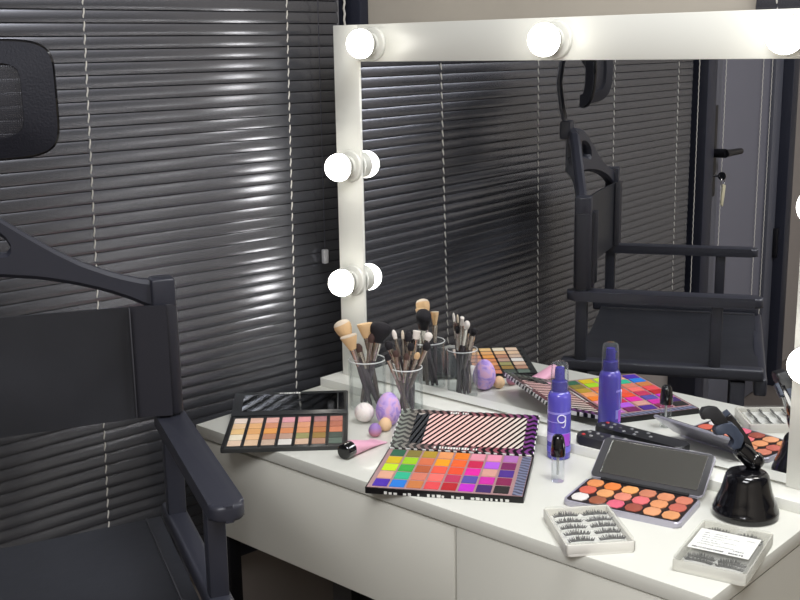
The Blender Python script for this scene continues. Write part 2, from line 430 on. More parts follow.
SM = .665                                  # the slot starts here
def gap(m): 
    u = (m-SM)/(1-SM); return .019*math.sqrt(max(0, 1-(1-min(1, u*2.2))**2))*(1-.35*u)
mid = lambda b, t: b + (t-b)*.55
mb = MB()
for sgn in (1, -1):
    beam(mb, [SM*i/14 for i in range(15)], sgn, lambda m, b, t: b, lambda m, b, t: t)
    ms = [SM + (.90-SM)*i/14 for i in range(15)]
    beam(mb, ms, sgn, lambda m, b, t: mid(b, t) + gap(m), lambda m, b, t: t)
    beam(mb, ms, sgn, lambda m, b, t: b, lambda m, b, t: mid(b, t) - gap(m))
    beam(mb, [.90 + .10*i/4 for i in range(5)], sgn, lambda m, b, t: b, lambda m, b, t: t, .028)
mb.build('headrest_bracket', M_black_paint, ch)
for sy in (1, -1): MB().box(-.018, .018, sy*W2-.018, sy*W2+.017, 1.040, 1.084, .004, 3).build('post_cap', M_black_paint, ch)
# curved stalk and mesh pad
sk = [(-.066, 1.14), (-.082, 1.20), (-.096, 1.26), (-.104, 1.32), (-.098, 1.37), (-.080, 1.405)]
mb = MB(); mb.tube([(x, 0, z) for x, z in sk], .007, 10, flat=2.6); mb.tube([(-.080, 0, 1.405), (-.055, 0, 1.39), (-.036, 0, 1.36)], .006, 10, flat=2.0)
mb.box(-.098, -.070, -.03, .03, 1.185, 1.23, .006)
mb.build('headrest_stalk', M_black_paint, ch)
PH, PC = .179, 1.347
def pad(u, v, grow=0.0):
    # superellipse outline
    a = (u-.5)*2; b = (v-.5)*2
    y = PH*a; hh = .081
    z = PC + hh*b + .004*a*a
    x = -.036 + .040*a*a - .012*b*b
    return (x, y, z)
n_mesh = bpy.data.materials.new('black_headrest_mesh'); n_mesh.use_nodes = True
nt = n_mesh.node_tree; N_ = nt.nodes.new; bs = nt.nodes['Principled BSDF']
bs.inputs['Base Color'].default_value = lin((.14, .14, .17)) + (1,); bs.inputs['Roughness'].default_value = .6
tc = N_('ShaderNodeTexCoord'); sp = N_('ShaderNodeSeparateXYZ'); nt.links.new(tc.outputs['Object'], sp.inputs[0])
outs = []
for ax, fq in (('Y', 330.0), ('Z', 330.0)):
    m1 = N_('ShaderNodeMath'); m1.operation = 'MULTIPLY'; m1.inputs[1].default_value = fq; nt.links.new(sp.outputs[ax], m1.inputs[0])
    m2 = N_('ShaderNodeMath'); m2.operation = 'PINGPONG'; m2.inputs[1].default_value = .5; nt.links.new(m1.outputs[0], m2.inputs[0])
    m3 = N_('ShaderNodeMath'); m3.operation = 'GREATER_THAN'; m3.inputs[1].default_value = .19; nt.links.new(m2.outputs[0], m3.inputs[0]); outs.append(m3)
ml = N_('ShaderNodeMath'); ml.operation = 'MULTIPLY'; nt.links.new(outs[0].outputs[0], ml.inputs[0]); nt.links.new(outs[1].outputs[0], ml.inputs[1])
ml2 = N_('ShaderNodeMath'); ml2.operation = 'MULTIPLY'; ml2.inputs[1].default_value = .6; nt.links.new(ml.outputs[0], ml2.inputs[0])
tr = N_('ShaderNodeBsdfTransparent'); mx = N_('ShaderNodeMixShader'); nt.links.new(ml2.outputs[0], mx.inputs[0])
nt.links.new(bs.outputs[0], mx.inputs[1]); nt.links.new(tr.outputs[0], mx.inputs[2]); nt.links.new(mx.outputs[0], nt.nodes['Material Output'].inputs[0])
hp = MB()
def padm(u, v):
    return pad(.5 + (u-.5)*.86, .5 + (v-.5)*.80)
hp.sheet(padm, 16, 10, .004)
hr = hp.build('headrest_pad', n_mesh, ch)
# thick rounded padded rim
def rim(t):
    a = 2*PI*t; e = .30
    ca, sa = math.cos(a), math.sin(a)
    a_ = math.copysign(abs(ca)**e, ca); b_ = math.copysign(abs(sa)**e, sa)
    return pad(.5 + .5*a_*1.0, .5 + .5*b_*1.0)
mb = MB(); pts = [V(rim(i/96)) for i in range(97)]
cen = V(pad(.5, .5))
inn = []
rings = []
for p in pts[:-1]:
    a = V(((p.x), p.y, p.z))
    q = V((p.x-.002, p.y*.76, PC + (p.z-PC)*.66)); q.x = -.036 + .040*(q.y/PH)**2 - .012*((q.z-PC)/.081)**2
    rings.append([mb.bm.verts.new(v) for v in (a + V((.004, 0, 0)), q + V((.009, 0, 0)), q + V((-.009, 0, 0)), a + V((-.004, 0, 0)))])
for i in range(96):
    P, Q = rings[i], rings[(i+1) % 96]
    for k in range(4): mb.bm.faces.new((P[k], Q[k], Q[(k+1) % 4], P[(k+1) % 4]))
mb.build('rim', mat('black_mesh_fabric', (.10, .105, .145), .65, bump=.5, bscale=300), hr)
MB().tube(pts, .0035, 8, caps=False).build('piping', M_gloss_black, hr)

# ------------------------------------------------------------------ eyeshadow palettes
def lidM(x0, y0, z0, ang):       # lid frame: X along hinge, Y away from hinge (ang 0 = flat back), Z outward face
    return Matrix.Translation((x0, y0, z0)) @ Matrix.Rotation(ang, 4, 'X')
def dashes(mb, x0, x1, y, h, z, n, M=None, seed=1, t=.0003):
    rnd = random.Random(seed); w = (x1-x0)/n
    for i in range(n):
        if rnd.random() < .12: continue
        xa = x0 + i*w; ww = w*rnd.uniform(.35, .8)
        mb.box(xa, xa+ww, y, y+h*rnd.uniform(.7, 1), z, z+t, 0, M=M)
        if rnd.random() < .5: mb.box(xa, xa+ww*1.1, y+h*.4, y+h*.55, z, z+t, 0, M=M)
# --- neutral palette on the left
def hexcol(rows): return rows
N_ROWS = [[(.98,.90,.84),(.94,.75,.66),(.93,.70,.66),(.90,.62,.66),(.90,.60,.60),(.68,.46,.46),(.74,.46,.40)],
 [(.97,.82,.64),(.95,.72,.48),(.86,.57,.42),(.80,.60,.52),(.90,.62,.46),(.75,.46,.32),(.72,.42,.32)],
 [(.97,.80,.54),(.93,.68,.42),(.93,.62,.30),(.87,.54,.34),(.90,.60,.40),(.75,.46,.26),(.84,.50,.36)],
 [(.98,.93,.82),(.95,.76,.56),(.75,.52,.40),(.75,.60,.52),(.60,.58,.36),(.60,.47,.22),(.27,.31,.27)],
 [(.93,.81,.70),(.90,.76,.62),(.80,.69,.60),(.90,.88,.85),(.85,.71,.60),(.70,.52,.42),(.36,.42,.37)]]
def pan_box(p, x0, x1, y0, y1, z, col, i, sparkle=False, hexed=False):
    col = tuple(.90*c + .055 for c in col)
    m = mat('pressed_powder_%02d%02d%02d' % tuple(int(c*99) for c in col), col, .75, bump=.3, bscale=400)
    mb = MB()
    if hexed:
        c = (x1-x0)*.22; cy = (y1-y0)*.30
        poly = [(x0+c, y0), (x1-c, y0), (x1-.0006, y0+cy), (x1-.0006, y1-cy), (x1-c, y1), (x0+c, y1), (x0+.0006, y1-cy), (x0+.0006, y0+cy)]
        mb.prism(poly, z-.003, z, .0006)
    else: mb.box(x0, x1, y0, y1, z-.003, z, .0006, 1)
    o = mb.build('eyeshadow_pan', m, p); return o
p1 = thing('eyeshadow_palette', 'slim black palette of nude and peach eyeshadows overhanging the left end of the table', 'palette', (-.6045, -.4265, TZ), math.radians(44.6))
W, Dp = .2143, .170
M_card = mat('grey_black_card', (.20, .205, .205), .35)
mb = MB().prism(rrect(0, W, 0, Dp, .003), 0, .0070, .0008); mb.build('base', M_card, p1)
mb = MB()
gx, gy = .030, .0265
x_s, y_s = .0065, .012
pw, phh = (W - 2*x_s)/7, (Dp - 2*y_s)/5
for c in range(1, 7): mb.box(x_s + c*pw - .0022, x_s + c*pw + .0022, y_s-.004, Dp-y_s+.004, .0068, .0080)
mb.box(.001, x_s-.0006, .001, Dp-.001, .0068, .0080); mb.box(W-x_s+.0006, W-.001, .001, Dp-.001, .0068, .0080)
mb.build('divider', mat('black_card', (.09, .09, .095), .4), p1)
for r, row in enumerate(N_ROWS):
    for c, col in enumerate(row):
        x0 = x_s + c*pw + .003; y1 = Dp - y_s - r*phh
        pan_box(p1, x0, x0+pw-.006, y1-phh+.002, y1-.002, .0084, col, c)
L1 = .0850; lm = lidM(0, Dp+.002, .0085, math.radians(11.7))
ld = MB().prism(rrect(0, W, 0, L1, .003), -.006, 0, .0008, lm).build('lid', mat('dark_grey_card', (.17, .175, .18), .3), p1)
MB().box(.018, W-.020, .014, L1-.010, 0, .0006, 0, M=lm).build('mirror_panel', mat('smoked_mirror', (.50, .51, .52), .06, metal=1.0), ld)
MB().box(W-.018, W-.004, .014, L1-.008, 0, .0006, 0, M=lm).build('black_strip', M_gloss_black, ld)
mb = MB(); dashes(mb, .085, .125, L1-.0075, .0055, 0, 9, lm, 3); mb.build('lettering', M_paper, ld)

# --- rainbow palette in the middle
C_ROWS = [[(.13,.36,.25),(.50,.45,.16),(.70,.56,.12),(.93,.60,.35),(.95,.48,.06),(.90,.55,.62),(.91,.55,.66),(.68,.40,.70)],
 [(.84,.72,.03),(.62,.82,.06),(.86,.42,.25),(1.0,.62,.02),(.95,.36,.12),(.80,.06,.27),(.70,.32,.88),(.45,.06,.32)],
 [(.78,.92,.06),(.20,.66,.22),(.72,.33,.16),(.95,.32,.22),(.93,.27,.12),(.90,.06,.62),(.84,.60,.54),(.26,.11,.52)],
 [(.90,.66,.54),(.12,.72,.54),(.85,.46,.36),(.95,.42,.38),(.75,.15,.32),(.30,.25,.62),(.80,.10,.62),(.50,.06,.27)],
 [(.25,.10,.66),(.06,.46,.86),(.80,.46,.22),(.90,.25,.27),(.72,.05,.10),(.76,.10,.78),(.20,.08,.36),(.08,.06,.06)]]
W, Dp = .2417, .1705
p2 = thing('eyeshadow_palette', 'open rainbow eyeshadow palette with striped lid at the front edge of the table', 'palette', (-.297, -.3940, TZ), math.radians(30.7))
RAMP = (0, W, [(0, (.45, .50, .46)), (.3, (.50, .36, .36)), (.75, (.55, .30, .34)), (1.0, (.42, .20, .52))])
M_zig = stripes('chevron_print', (.5, .3, .33), (.07, .06, .07), (1.0, 0.0), 78, .5, 1.1*.012, 1/.018, RAMP, .3)
M_zigx = stripes('chevron_print_sides', (.5, .3, .33), (.07, .06, .07), (0.0, 1.0), 78, .5, 1.1*.012, 1/.018, RAMP, .3)
M_zebra = stripes('zebra_print', (.88, .87, .86), (.07, .06, .07), (1.0, .9), 75, .5, .006, 1/.02, None, .3)
bse = MB().prism(rrect(0, W, 0, Dp, .002), 0, .0095, .0006).build('base', mat('black_palette_card', (.075, .07, .08), .3), p2)
mb = MB(); dashes(mb, .030, W-.02, 0.0008, .0045, 0, 26, Matrix.Translation((0, -.0004, 0)) @ Matrix.Rotation(PI/2, 4, 'X'), 11, .0004); mb.build('edge_lettering', M_paper, bse)
MB().box(.0025, W-.0025, .0025, Dp-.002, .0093, .0101).build('pan_tray', mat('pinkish_grey_card', (.66, .52, .52), .4), p2)
MB().box(W-.018, W-.003, .004, Dp-.004, .0101, .0105).build('tray_edge', stripes('grey_side_print', (.50, .52, .62), (.30, .30, .38), (.4, 1), 90, .5, .005, 1/.02, None, .35), p2)
x_s, x_e, y_s, y_e = .008, .022, .005, .003
pw, phh = (W - x_s - x_e)/8, (Dp - y_s - y_e)/5
for r, row in enumerate(C_ROWS):
    for c, col in enumerate(row):
        x0 = x_s + c*pw + .0016; y1 = Dp - y_e - r*phh
        pan_box(p2, x0, x0+pw-.0036, y1-phh+.0025, y1-.0025, .0114, col, c)
L2 = .1180; lm = lidM(0, Dp+.002, .0105, math.radians(15.6))
ld = MB().prism(rrect(0, W, 0, L2, .002), -.007, 0, .0006, lm).build('lid', M_zebra, p2)
def on_lid(mb, name, m, L): 
    # own local frame so that patterns run along the lid
    o = mb.build(name, m, ld); o.matrix_local = lm; return o
on_lid(MB().box(.002, W-.002, .002, .016, 0, .0006), 'border', M_zig, 0)
on_lid(MB().box(.002, W-.002, L2-.013, L2-.002, 0, .0006), 'border', M_zig, 0)
on_lid(MB().box(.002, .030, .016, L2-.013, 0, .0006), 'border', M_zigx, 0)
on_lid(MB().box(W-.020, W-.002, .016, L2-.013, 0, .0006), 'border', M_zigx, 0)
M_diag = stripes('diagonal_stripe_reflection', (.9, .75, .7), (.13, .09, .09), (1.0, -.66), 96, .55, 0, 1, (0, W, [(0, (.86, .84, .80)), (.25, (.93, .74, .72)), (.6, (.92, .76, .73)), (.9, (.84, .80, .76))]), .22)  # stripes reflected in the lid mirror, painted into the panel colour
on_lid(MB().box(.053, W-.020, .016, L2-.013, 0, .0010), 'striped_panel', M_diag, 0)
on_lid(MB().box(.030, .053, .016, L2-.013, 0, .0010), 'mirror_strip', M_mirror, 0)
mb = MB(); dashes(mb, .088, .122, L2-.010, .0055, .0006, 8, None, 5); on_lid(mb, 'lettering', M_paper, 0)
mb = MB(); dashes(mb, .075, .150, .005, .006, .0006, 16, None, 6); on_lid(mb, 'lettering', M_paper, 0)

# --- blush palette on the right
B_ROWS = [[(.86,.52,.28),(.90,.47,.18),(.93,.62,.34),(.78,.46,.33),(.85,.53,.36),(.83,.47,.36)],
 [(.83,.36,.27),(.90,.61,.37),(.88,.51,.41),(.90,.41,.42),(.90,.58,.37),(.77,.37,.30)],
 [(.90,.88,.86),(.60,.31,.19),(.88,.36,.46),(.60,.26,.19),(.90,.61,.42),(.87,.58,.36)]]
W, Dp = .1770, .1015
p3 = thing('eyeshadow_palette', 'silver edged palette of orange and coral eyeshadows beside the black bell stand', 'palette', (-.0430, -.2390, TZ), math.radians(10.6))
M_silver = mat('lavender_silver_plastic', (.72, .71, .76), .28, metal=.35)
MB().prism(rrect(0, W, 0, Dp, .009), 0, .0085, .0030, seg=3).build('base', M_silver, p3)
MB().prism(rrect(.004, W-.004, .004, Dp-.003, .006), .0080, .0092, .0003).build('pan_tray', mat('dark_brown_tray', (.16, .13, .13), .35), p3)
pw, phh = (W - .012)/6, (Dp - .012)/3
for r, row in enumerate(B_ROWS):
    for c, col in enumerate(row):
        x0 = .006 + c*pw + .0012; y1 = Dp - .006 - r*phh
        pan_box(p3, x0, x0+pw-.0024, y1-phh+.0014, y1-.0014, .0106, col, c, hexed=True)
L3 = .0785; lm = lidM(0, Dp+.003, .0095, math.radians(35.0))
ld = MB().prism(rrect(0, W, 0, L3, .008), -.0045, 0, .0018, lm, 3).build('lid', M_silver, p3)
MB().prism(rrect(.0012, W-.0012, .0012, L3-.0012, .007), -.0005, .0008, .0003, lm).build('lid_lining', mat('graphite_plastic', (.27, .27, .28), .35), ld)
MB().box(.015, W-.012, .011, L3-.007, .0008, .0016, 0, M=lm).build('mirror_panel', mat('smudged_mirror', (.80, .82, .83), .07, metal=1.0), ld)
mb = MB(); 
for x0, x1, y0, y1 in ((.0138, .015, .0098, L3-.0058), (W-.012, W-.0108, .0098, L3-.0058), (.0138, W-.0108, .0098, .011), (.0138, W-.0108, L3-.007, L3-.0058)): mb.box(x0, x1, y0, y1, .0008, .0020, 0, M=lm)
mb.build('mirror_bezel', M_chrome, ld)
MB().tube([(.02, Dp+.001, .010), (W-.02, Dp+.001, .010)], .003, 10).build('hinge', M_matt_black, p3)

# ------------------------------------------------------------------ lash boxes
def lash_mesh(w, hgt, seed):
    """a strip of false lashes: curved band and tapered hairs, lying along x, hairs rising and fanning to -y"""
    rnd = random.Random(seed); mb = MB(); n = 26
    pts = [(w*(i/12-.5), -.0022*(1-(2*i/12-1)**2)*-1, .0008) for i in range(13)]
    mb.tube(pts, .0009, 5)
    for i in range(n):
        t = i/(n-1); x = w*(t-.5); y0 = .0022*(1-(2*t-1)**2)
        ln = hgt*(.55 + .45*math.sin(PI*min(1, t*1.05)))*rnd.uniform(.7, 1.1); dx = (t-.5)*.006 + rnd.uniform(-.0015, .0015)
        mb.tube([(x, y0, .0008), (x+dx*.4, y0+ln*.55, .0008+ln*.25), (x+dx, y0+ln, .0008+ln*.75)], [.00085, .0008, .0003], 4)
    return mb
def lash_box(label, loc, rz, W, Dp, H, name_mat, lid_parts=True):
    t = thing('lash_box', label, 'lash box', loc, rz)
    return t
W, Dp, H = .0945, .125, .019
LB1 = V((.0595, -.3800, TZ)); RB1 = math.radians(49.0)
lb1 = thing('lash_box', 'white tray of false lashes overhanging the front edge of the table', 'lash box', LB1, RB1)
mb = MB().prism(rrect(0, W, 0, Dp, .006), 0, .004, .001)
for x0, x1, y0, y1 in ((0, W, 0, .004), (0, W, Dp-.004, Dp), (0, .004, 0, Dp), (W-.004, W, 0, Dp)): mb.box(x0, x1, y0, y1, .002, .0165, .0015)
mb.build('tray', M_traywhite, lb1)
mb = MB().box(.005, W-.005, .012, Dp-.012, .004, .0095, .001)
for i in range(5): mb.box(.010, W-.010, .0165 + i*.0205, .0205 + i*.0205, .0085, .0120, .0012)
mb.build('insert', mat('white_foam_insert', (.93, .93, .92), .5), lb1)
MB().prism(rrect(.0005, W-.0005, .0005, Dp-.0005, .006), .0166, .0190, .0008).build('lid', M_clear2, lb1)
rowname = ['front', 'second', 'third', 'fourth', 'rear']
c_, s_ = math.cos(RB1), math.sin(RB1)
lp = None
for r in range(5):
    for c in range(2):
        o = lash_mesh(.033, .0064, 10*r + c).build('false_lash', M_lash)
        x = .026 + c*.0425; y = .0180 + r*.0205
        o.location = LB1 + V((c_*x - s_*y, s_*x + c_*y, .0120)); o.rotation_euler = (0, 0, RB1)
        tag(o, '%s black lash strip, %s row of the white lash tray at the table edge' % (('left', 'right')[c], rowname[r]), 'false lashes', 'lashes in the white tray')
W, Dp, H = .0935, .138, .018
LB2 = V((.1846, -.3240, TZ)); RB2 = math.radians(11.0); SK = .0
lb2 = thing('lash_box', 'clear box of false lashes with a paper label at the right table corner', 'lash box', LB2, RB2)
mb = MB()
mb.prism(rrect(0, W, 0, Dp, .007), 0, .0012, .0004)
for x0, x1, y0, y1 in ((0, W, 0, .0015), (0, W, Dp-.0015, Dp), (0, .0015, 0, Dp), (W-.0015, W, 0, Dp)): mb.box(x0, x1, y0, y1, .001, .0165, .0005)
mb.build('tray', clear('frosted_blister', (.985, .985, .975), .15, .45, (.96, .955, .93), .4), lb2)
MB().prism(rrect(.009, W-.009, .012, Dp-.012, .004), .0012, .0095, .001).build('insert', mat('pale_grey_insert', (.80, .80, .79), .5), lb2)
MB().prism(rrect(-.001, W+.001, -.001, Dp+.001, .008), .0166, .0182, .0006).build('lid', M_clear2, lb2)
lab = MB().box(.006, W-.008, .040, .106, .01835, .0187).build('label', M_paper, lb2)
mb = MB(); dashes(mb, .011, W-.016, .0440, .0046, .0187, 24, None, 21, .0002)
for k in range(6): dashes(mb, .014, .014 + (.030 if k % 2 else .048), .058 + k*.0072, .0016, .0187, 20, None, 30+k, .0002)
dashes(mb, .062, .080, .0535, .0030, .0187, 6, None, 41, .0002); dashes(mb, .068, .082, .092, .0022, .0187, 6, None, 43, .0002)
mb.build('lettering', mat('grey_ink', (.18, .18, .18), .6), lab)
c_, s_ = math.cos(RB2), math.sin(RB2)
for r, (y, nm) in enumerate(((.020, 'front'), (.031, 'second'), (.106, 'third'), (.117, 'rear'))):
    for c in range(2):
        o = lash_mesh(.033, .0065, 200 + 10*r + c).build('false_lash', M_lash)
        x = .0275 + c*.0395
        o.location = LB2 + V((c_*x - s_*y, s_*x + c_*y, .0096)); o.rotation_euler = (0, 0, RB2)
        tag(o, '%s black lash strip, %s row of the clear lash box with paper label' % (('left', 'right')[c], nm), 'false lashes', 'lashes in the clear box')

# ------------------------------------------------------------------ bell-shaped phone stand
BC = V((.176, -.0985, TZ))
ps = thing('phone_stand', 'glossy black bell shaped phone stand with a clamp on top', 'phone stand', BC)
MB().lathe([(0, 0), (.0440, 0), (.0462, .002), (.0465, .008), (.0455, .012), (.0442, .0135), (.0432, .019), (.0400, .0265), (.0362, .036), (.0336, .046), (.0318, .054), (.0300, .0600), (.0272, .0640), (.0230, .066), (0, .066)], seg=48).build('bell_base', M_gloss_black, ps)
def rel(p): return V(p) - BC
MB().lathe([(0, -.013), (.008, -.0115), (.0125, -.005), (.0138, .001), (.012, .007), (.0085, .011), (.004, .0128), (0, .013)], rel((.1770, -.0790, .8260)), seg=24).build('ball_joint', M_gloss_black, ps)
MB().tube([rel((.1760, -.0795, .824)), rel((.1640, -.0895, .840)), rel((.159, -.094, .846))], [.0125, .0135, .012], 12).build('stem', M_gloss_black, ps)
Rr = V((.739, .673, -.017)); Ur = V((-.136, .173, .9755)); Fr = V((.66, -.719, .219))   # stand turned about 42 degrees on the table
def clampM(o): 
    return Matrix(((Rr.x, Ur.x, Fr.x, o.x), (Rr.y, Ur.y, Fr.y, o.y), (Rr.z, Ur.z, Fr.z, o.z), (0, 0, 0, 1)))
PXM = .00141
def cp(pts): return [((x-740)*PXM, (440-y)*PXM) for x, y in pts]
CO = rel((.159, -.0925, .857))
cl = MB().prism(cp([(727,418),(732,414),(741,425),(752,441),(758,454),(759,466),(752,470),(743,462),(737,452)]), -.012, -.004, .0015, clampM(CO)).build('clamp_back', M_gloss_black, ps)
MB().prism(cp([(699,412),(702,407),(709,405.5),(715,406),(720,411),(724,417),(727,422),(722,429),(716,427),(714,421),(712,418),(709,417),(705,418),(702,419)]), -.006, .012, .002, clampM(CO)).build('upper_jaw', M_matt_black, ps)
MB().prism(cp([(712,429),(714,425),(720,423),(729,421),(735,427),(741,435),(741,440),(738,447),(731,449),(728,446),(729,443),(733,440),(731,436),(727,432),(722,431),(719,434),(714,434)]), -.004, .016, .002, clampM(CO)).build('lower_jaw', M_clamp, ps)
MB().prism(cp([(723,415),(730,410),(740,421),(735,426)]), -.018, -.012, .001, clampM(CO)).build('rubber_pad', M_clamp, ps)

# ------------------------------------------------------------------ bottles
def bottle_profile(): return None
SB = V((-.1605, -.0765, TZ))
M_violet = mat('violet_translucent_plastic', (.42, .39, .84), .14, trans=.35, coat=.4)
M_vdark = mat('deep_violet_plastic', (.22, .18, .60), .25)
sb = thing('spray_bottle', 'violet spray bottle with clear cap standing by the mirror ledge', 'bottle', SB, math.radians(-56))
MB().lathe([(0, 0), (.0175, 0), (.0190, .0015), (.0192, .005), (.0192, .100), (.0186, .106), (.0165, .111), (.0140, .1135), (.0120, .1145), (0, .1145)], seg=40).build('body', M_violet, sb)
pm = MB().lathe([(0, .1145), (.0128, .1145), (.0128, .130), (.0120, .131), (.0085, .132), (.0080, .146), (.0072, .153), (0, .154)], seg=28).build('pump', M_vdark, sb)
MB().tube([(.004, 0, .1455), (.0102, 0, .1455)], .0022, 10).build('nozzle', M_vdark, pm)
MB().lathe([(.0148, .1130), (.0150, .116), (.0146, .138), (.0140, .155), (.0125, .1605), (.0090, .1625), (0, .163), (0, .162), (.0085, .1615), (.0118, .1595), (.0132, .1545), (.0138, .138), (.0142, .116), (.0140, .1130)], seg=36).build('cap', M_clear, sb)
def band(z0, z1, a0, a1, r=.0194, n=16):
    mb = MB(); vs = []
    for i in range(n+1):
        a = math.radians(a0 + (a1-a0)*i/n)
        vs.append([mb.bm.verts.new((rr*math.cos(a), rr*math.sin(a), z)) for rr, z in ((r, z0), (r, z1), (r-.0003, z1), (r-.0003, z0))])
    for P, Q in zip(vs, vs[1:]):
        for k in range(4): mb.bm.faces.new((P[k], Q[k], Q[(k+1) % 4], P[(k+1) % 4]))
    mb.bm.faces.new(vs[0]); mb.bm.faces.new(vs[-1][::-1]); return mb
M_lav = mat('lavender_print', (.58, .56, .88), .3)
lb = band(.030, .046, -80, 80).build('label', M_lav, sb)
band(.078, .0815, -80, 80, .0195).build('label_stripe', M_lav, lb)
band(.064, .0655, -80, 10, .0195).build('label_stripe', M_lav, lb)
band(.024, .045, 0, 62, .0197).build('label_patch', mat('magenta_print', (.66, .30, .82), .35), lb)
band(.030, .042, -75, -25, .0196).build('label_patch', mat('pale_violet_print', (.70, .66, .93), .35), lb)
band(.012, .022, -80, 80, .0195).build('label_stripe', mat('blue_violet_print', (.45, .42, .86), .3), lb)
mb = MB()
pts = []
for i in range(25):
    t = i/24*2*PI; a = math.radians(12) + .0065/.0196*math.cos(t); pts.append((.0199*math.cos(a), .0199*math.sin(a), .0715 + .0065*math.sin(t)))
mb.tube(pts, .0009, 6, caps=False)
pts = []
for t, z in ((.0065, .076), (.0068, .068), (.0060, .060), (.0035, .0565), (.0005, .0580)):
    a = math.radians(12) + t/.0196; pts.append((.0199*math.cos(a), .0199*math.sin(a), z))
mb.tube(pts, .0009, 6); mb.build('logo', mat('white_print', (.88, .87, .95), .4), lb)

DB = V((-.1005, -.1665, TZ))
db = thing('dropper_bottle', 'tiny clear glass bottle with black cap in front of the violet spray bottle', 'bottle', DB)
MB().lathe([(0, .0006), (.0096, .0006), (.0102, .0016), (.0102, .0400), (.0096, .0425), (.0075, .0440), (.0065, .0440), (.0065, .0425), (.0080, .0405), (.0086, .039), (.0086, .006), (0, .005)], seg=28).build('glass_body', M_clear, db)
MB().lathe([(0, .046), (.0022, .046), (.0020, .012), (0, .010)], seg=10).build('wand', mat('clear_wand_plastic', (.75, .75, .75), .2, spec=.5), db)
MB().lathe([(0, .0430), (.0112, .0430), (.0115, .045), (.0112, .056), (.0100, .066), (.0088, .0725), (.0060, .0760), (0, .0775)], seg=28).build('cap', M_gloss_black, db)

# ------------------------------------------------------------------ remote control on the ledge
rm = thing('remote_control', 'black remote control with pale buttons lying on the mirror ledge', 'remote control', (-.150, -.0475, LZ+.0002), math.radians(2.5))
MB().prism(rrect(0, .168, 0, .036, .010), 0, .016, .004, seg=3).build('body', mat('charcoal_remote_plastic', (.17, .17, .18), .4), rm)
M_btn = mat('pale_rubber_button', (.52, .52, .52), .5); M_red = mat('red_rubber_button', (.72, .22, .24), .5)
for i, (x, y, m) in enumerate(((.012, .010, M_red), (.014, .026, M_btn), (.026, .010, M_btn), (.030, .026, M_btn), (.042, .018, mat('dark_rubber_button', (.33, .33, .33), .5)), (.056, .028, M_btn), (.060, .010, M_btn), (.074, .018, M_btn), (.078, .030, M_btn), (.092, .010, M_btn), (.104, .022, M_btn))):
    MB().lathe([(0, .0155), (.0034, .0155), (.0032, .0170), (.0022, .0176), (0, .0177)], (x, y, 0), seg=14).build('button', m, rm)

# ------------------------------------------------------------------ sponges, balls, squeeze tube
def marbled(name, c1, c2, c3, scale):
    m = bpy.data.materials.new(name); m.use_nodes = True
    nt = m.node_tree; b = nt.nodes['Principled BSDF']; b.inputs['Roughness'].default_value = .75
    tc = nt.nodes.new('ShaderNodeTexCoord'); n = nt.nodes.new('ShaderNodeTexNoise'); n.inputs['Scale'].default_value = scale; n.inputs['Distortion'].default_value = 2.2; n.inputs['Detail'].default_value = 2
    r = nt.nodes.new('ShaderNodeValToRGB'); r.color_ramp.elements[0].position = .36; r.color_ramp.elements[0].color = lin(c1) + (1,)
    r.color_ramp.elements[1].position = .62; r.color_ramp.elements[1].color = lin(c3) + (1,)
    e = r.color_ramp.elements.new(.48); e.color = lin(c2) + (1,)
    nt.links.new(tc.outputs['Object'], n.inputs['Vector']); nt.links.new(n.outputs['Fac'], r.inputs['Fac']); nt.links.new(r.outputs['Color'], b.inputs['Base Color'])
    return m
def egg(h, r, sk=.42, n=18):
    out = []
    for i in range(n+1):
        a = PI*i/n; z = h/2*(1 - math.cos(a)); rr = r*math.sin(a)*(1 - .22*(z/h - .4)) if 0 < i < n else 0
        out.append((rr, z))
    return out
o = MB().lathe(egg(.062, .0230), axis=(.05, .03, 1), seg=32).build('makeup_sponge', marbled('violet_marbled_foam', (.86, .68, .82), (.78, .66, .88), (.64, .53, .83), 38))
o.location = (-.4860, -.1400, TZ-.0003); tag(o, 'violet marbled egg sponge standing in front of the brush cups', 'sponge')
o = MB().lathe(egg(.038, .0180), (-.010, 0, .0175), (1, -.15, .12), seg=28).build('makeup_sponge', marbled('white_foam', (.92, .88, .86), (.93, .91, .89), (.86, .82, .82), 30))
o.location = (-.5345, -.1540, TZ); tag(o, 'white sponge lying beside the violet egg sponge', 'sponge')
sv = MB().lathe(egg(.0245, .0118), seg=24)
mv = bpy.data.materials.new('violet_pink_foam'); mv.use_nodes = True; nt = mv.node_tree; b = nt.nodes['Principled BSDF']; b.inputs['Roughness'].default_value = .7
tc = nt.nodes.new('ShaderNodeTexCoord'); sp = nt.nodes.new('ShaderNodeSeparateXYZ'); mr = nt.nodes.new('ShaderNodeMapRange'); mr.inputs['From Max'].default_value = .0245
r = nt.nodes.new('ShaderNodeValToRGB'); r.color_ramp.elements[0].position = .25; r.color_ramp.elements[0].color = lin((.76, .52, .58)) + (1,); r.color_ramp.elements[1].position = .75; r.color_ramp.elements[1].color = lin((.60, .48, .72)) + (1,)
nt.links.new(tc.outputs['Object'], sp.inputs[0]); nt.links.new(sp.outputs['Z'], mr.inputs['Value']); nt.links.new(mr.outputs[0], r.inputs['Fac']); nt.links.new(r.outputs[0], b.inputs['Base Color'])
o = sv.build('mini_sponge', mv); o.location = (-.4610, -.1985, TZ); tag(o, 'small round sponge, violet on top and pink below, beside the pink tube', 'sponge')
o = MB().lathe(egg(.0245, .0120), seg=24).build('mini_sponge', mat('apricot_foam', (.90, .76, .60), .75)); o.location = (-.4680, -.1650, TZ); tag(o, 'small round apricot sponge behind the violet pink one', 'sponge')

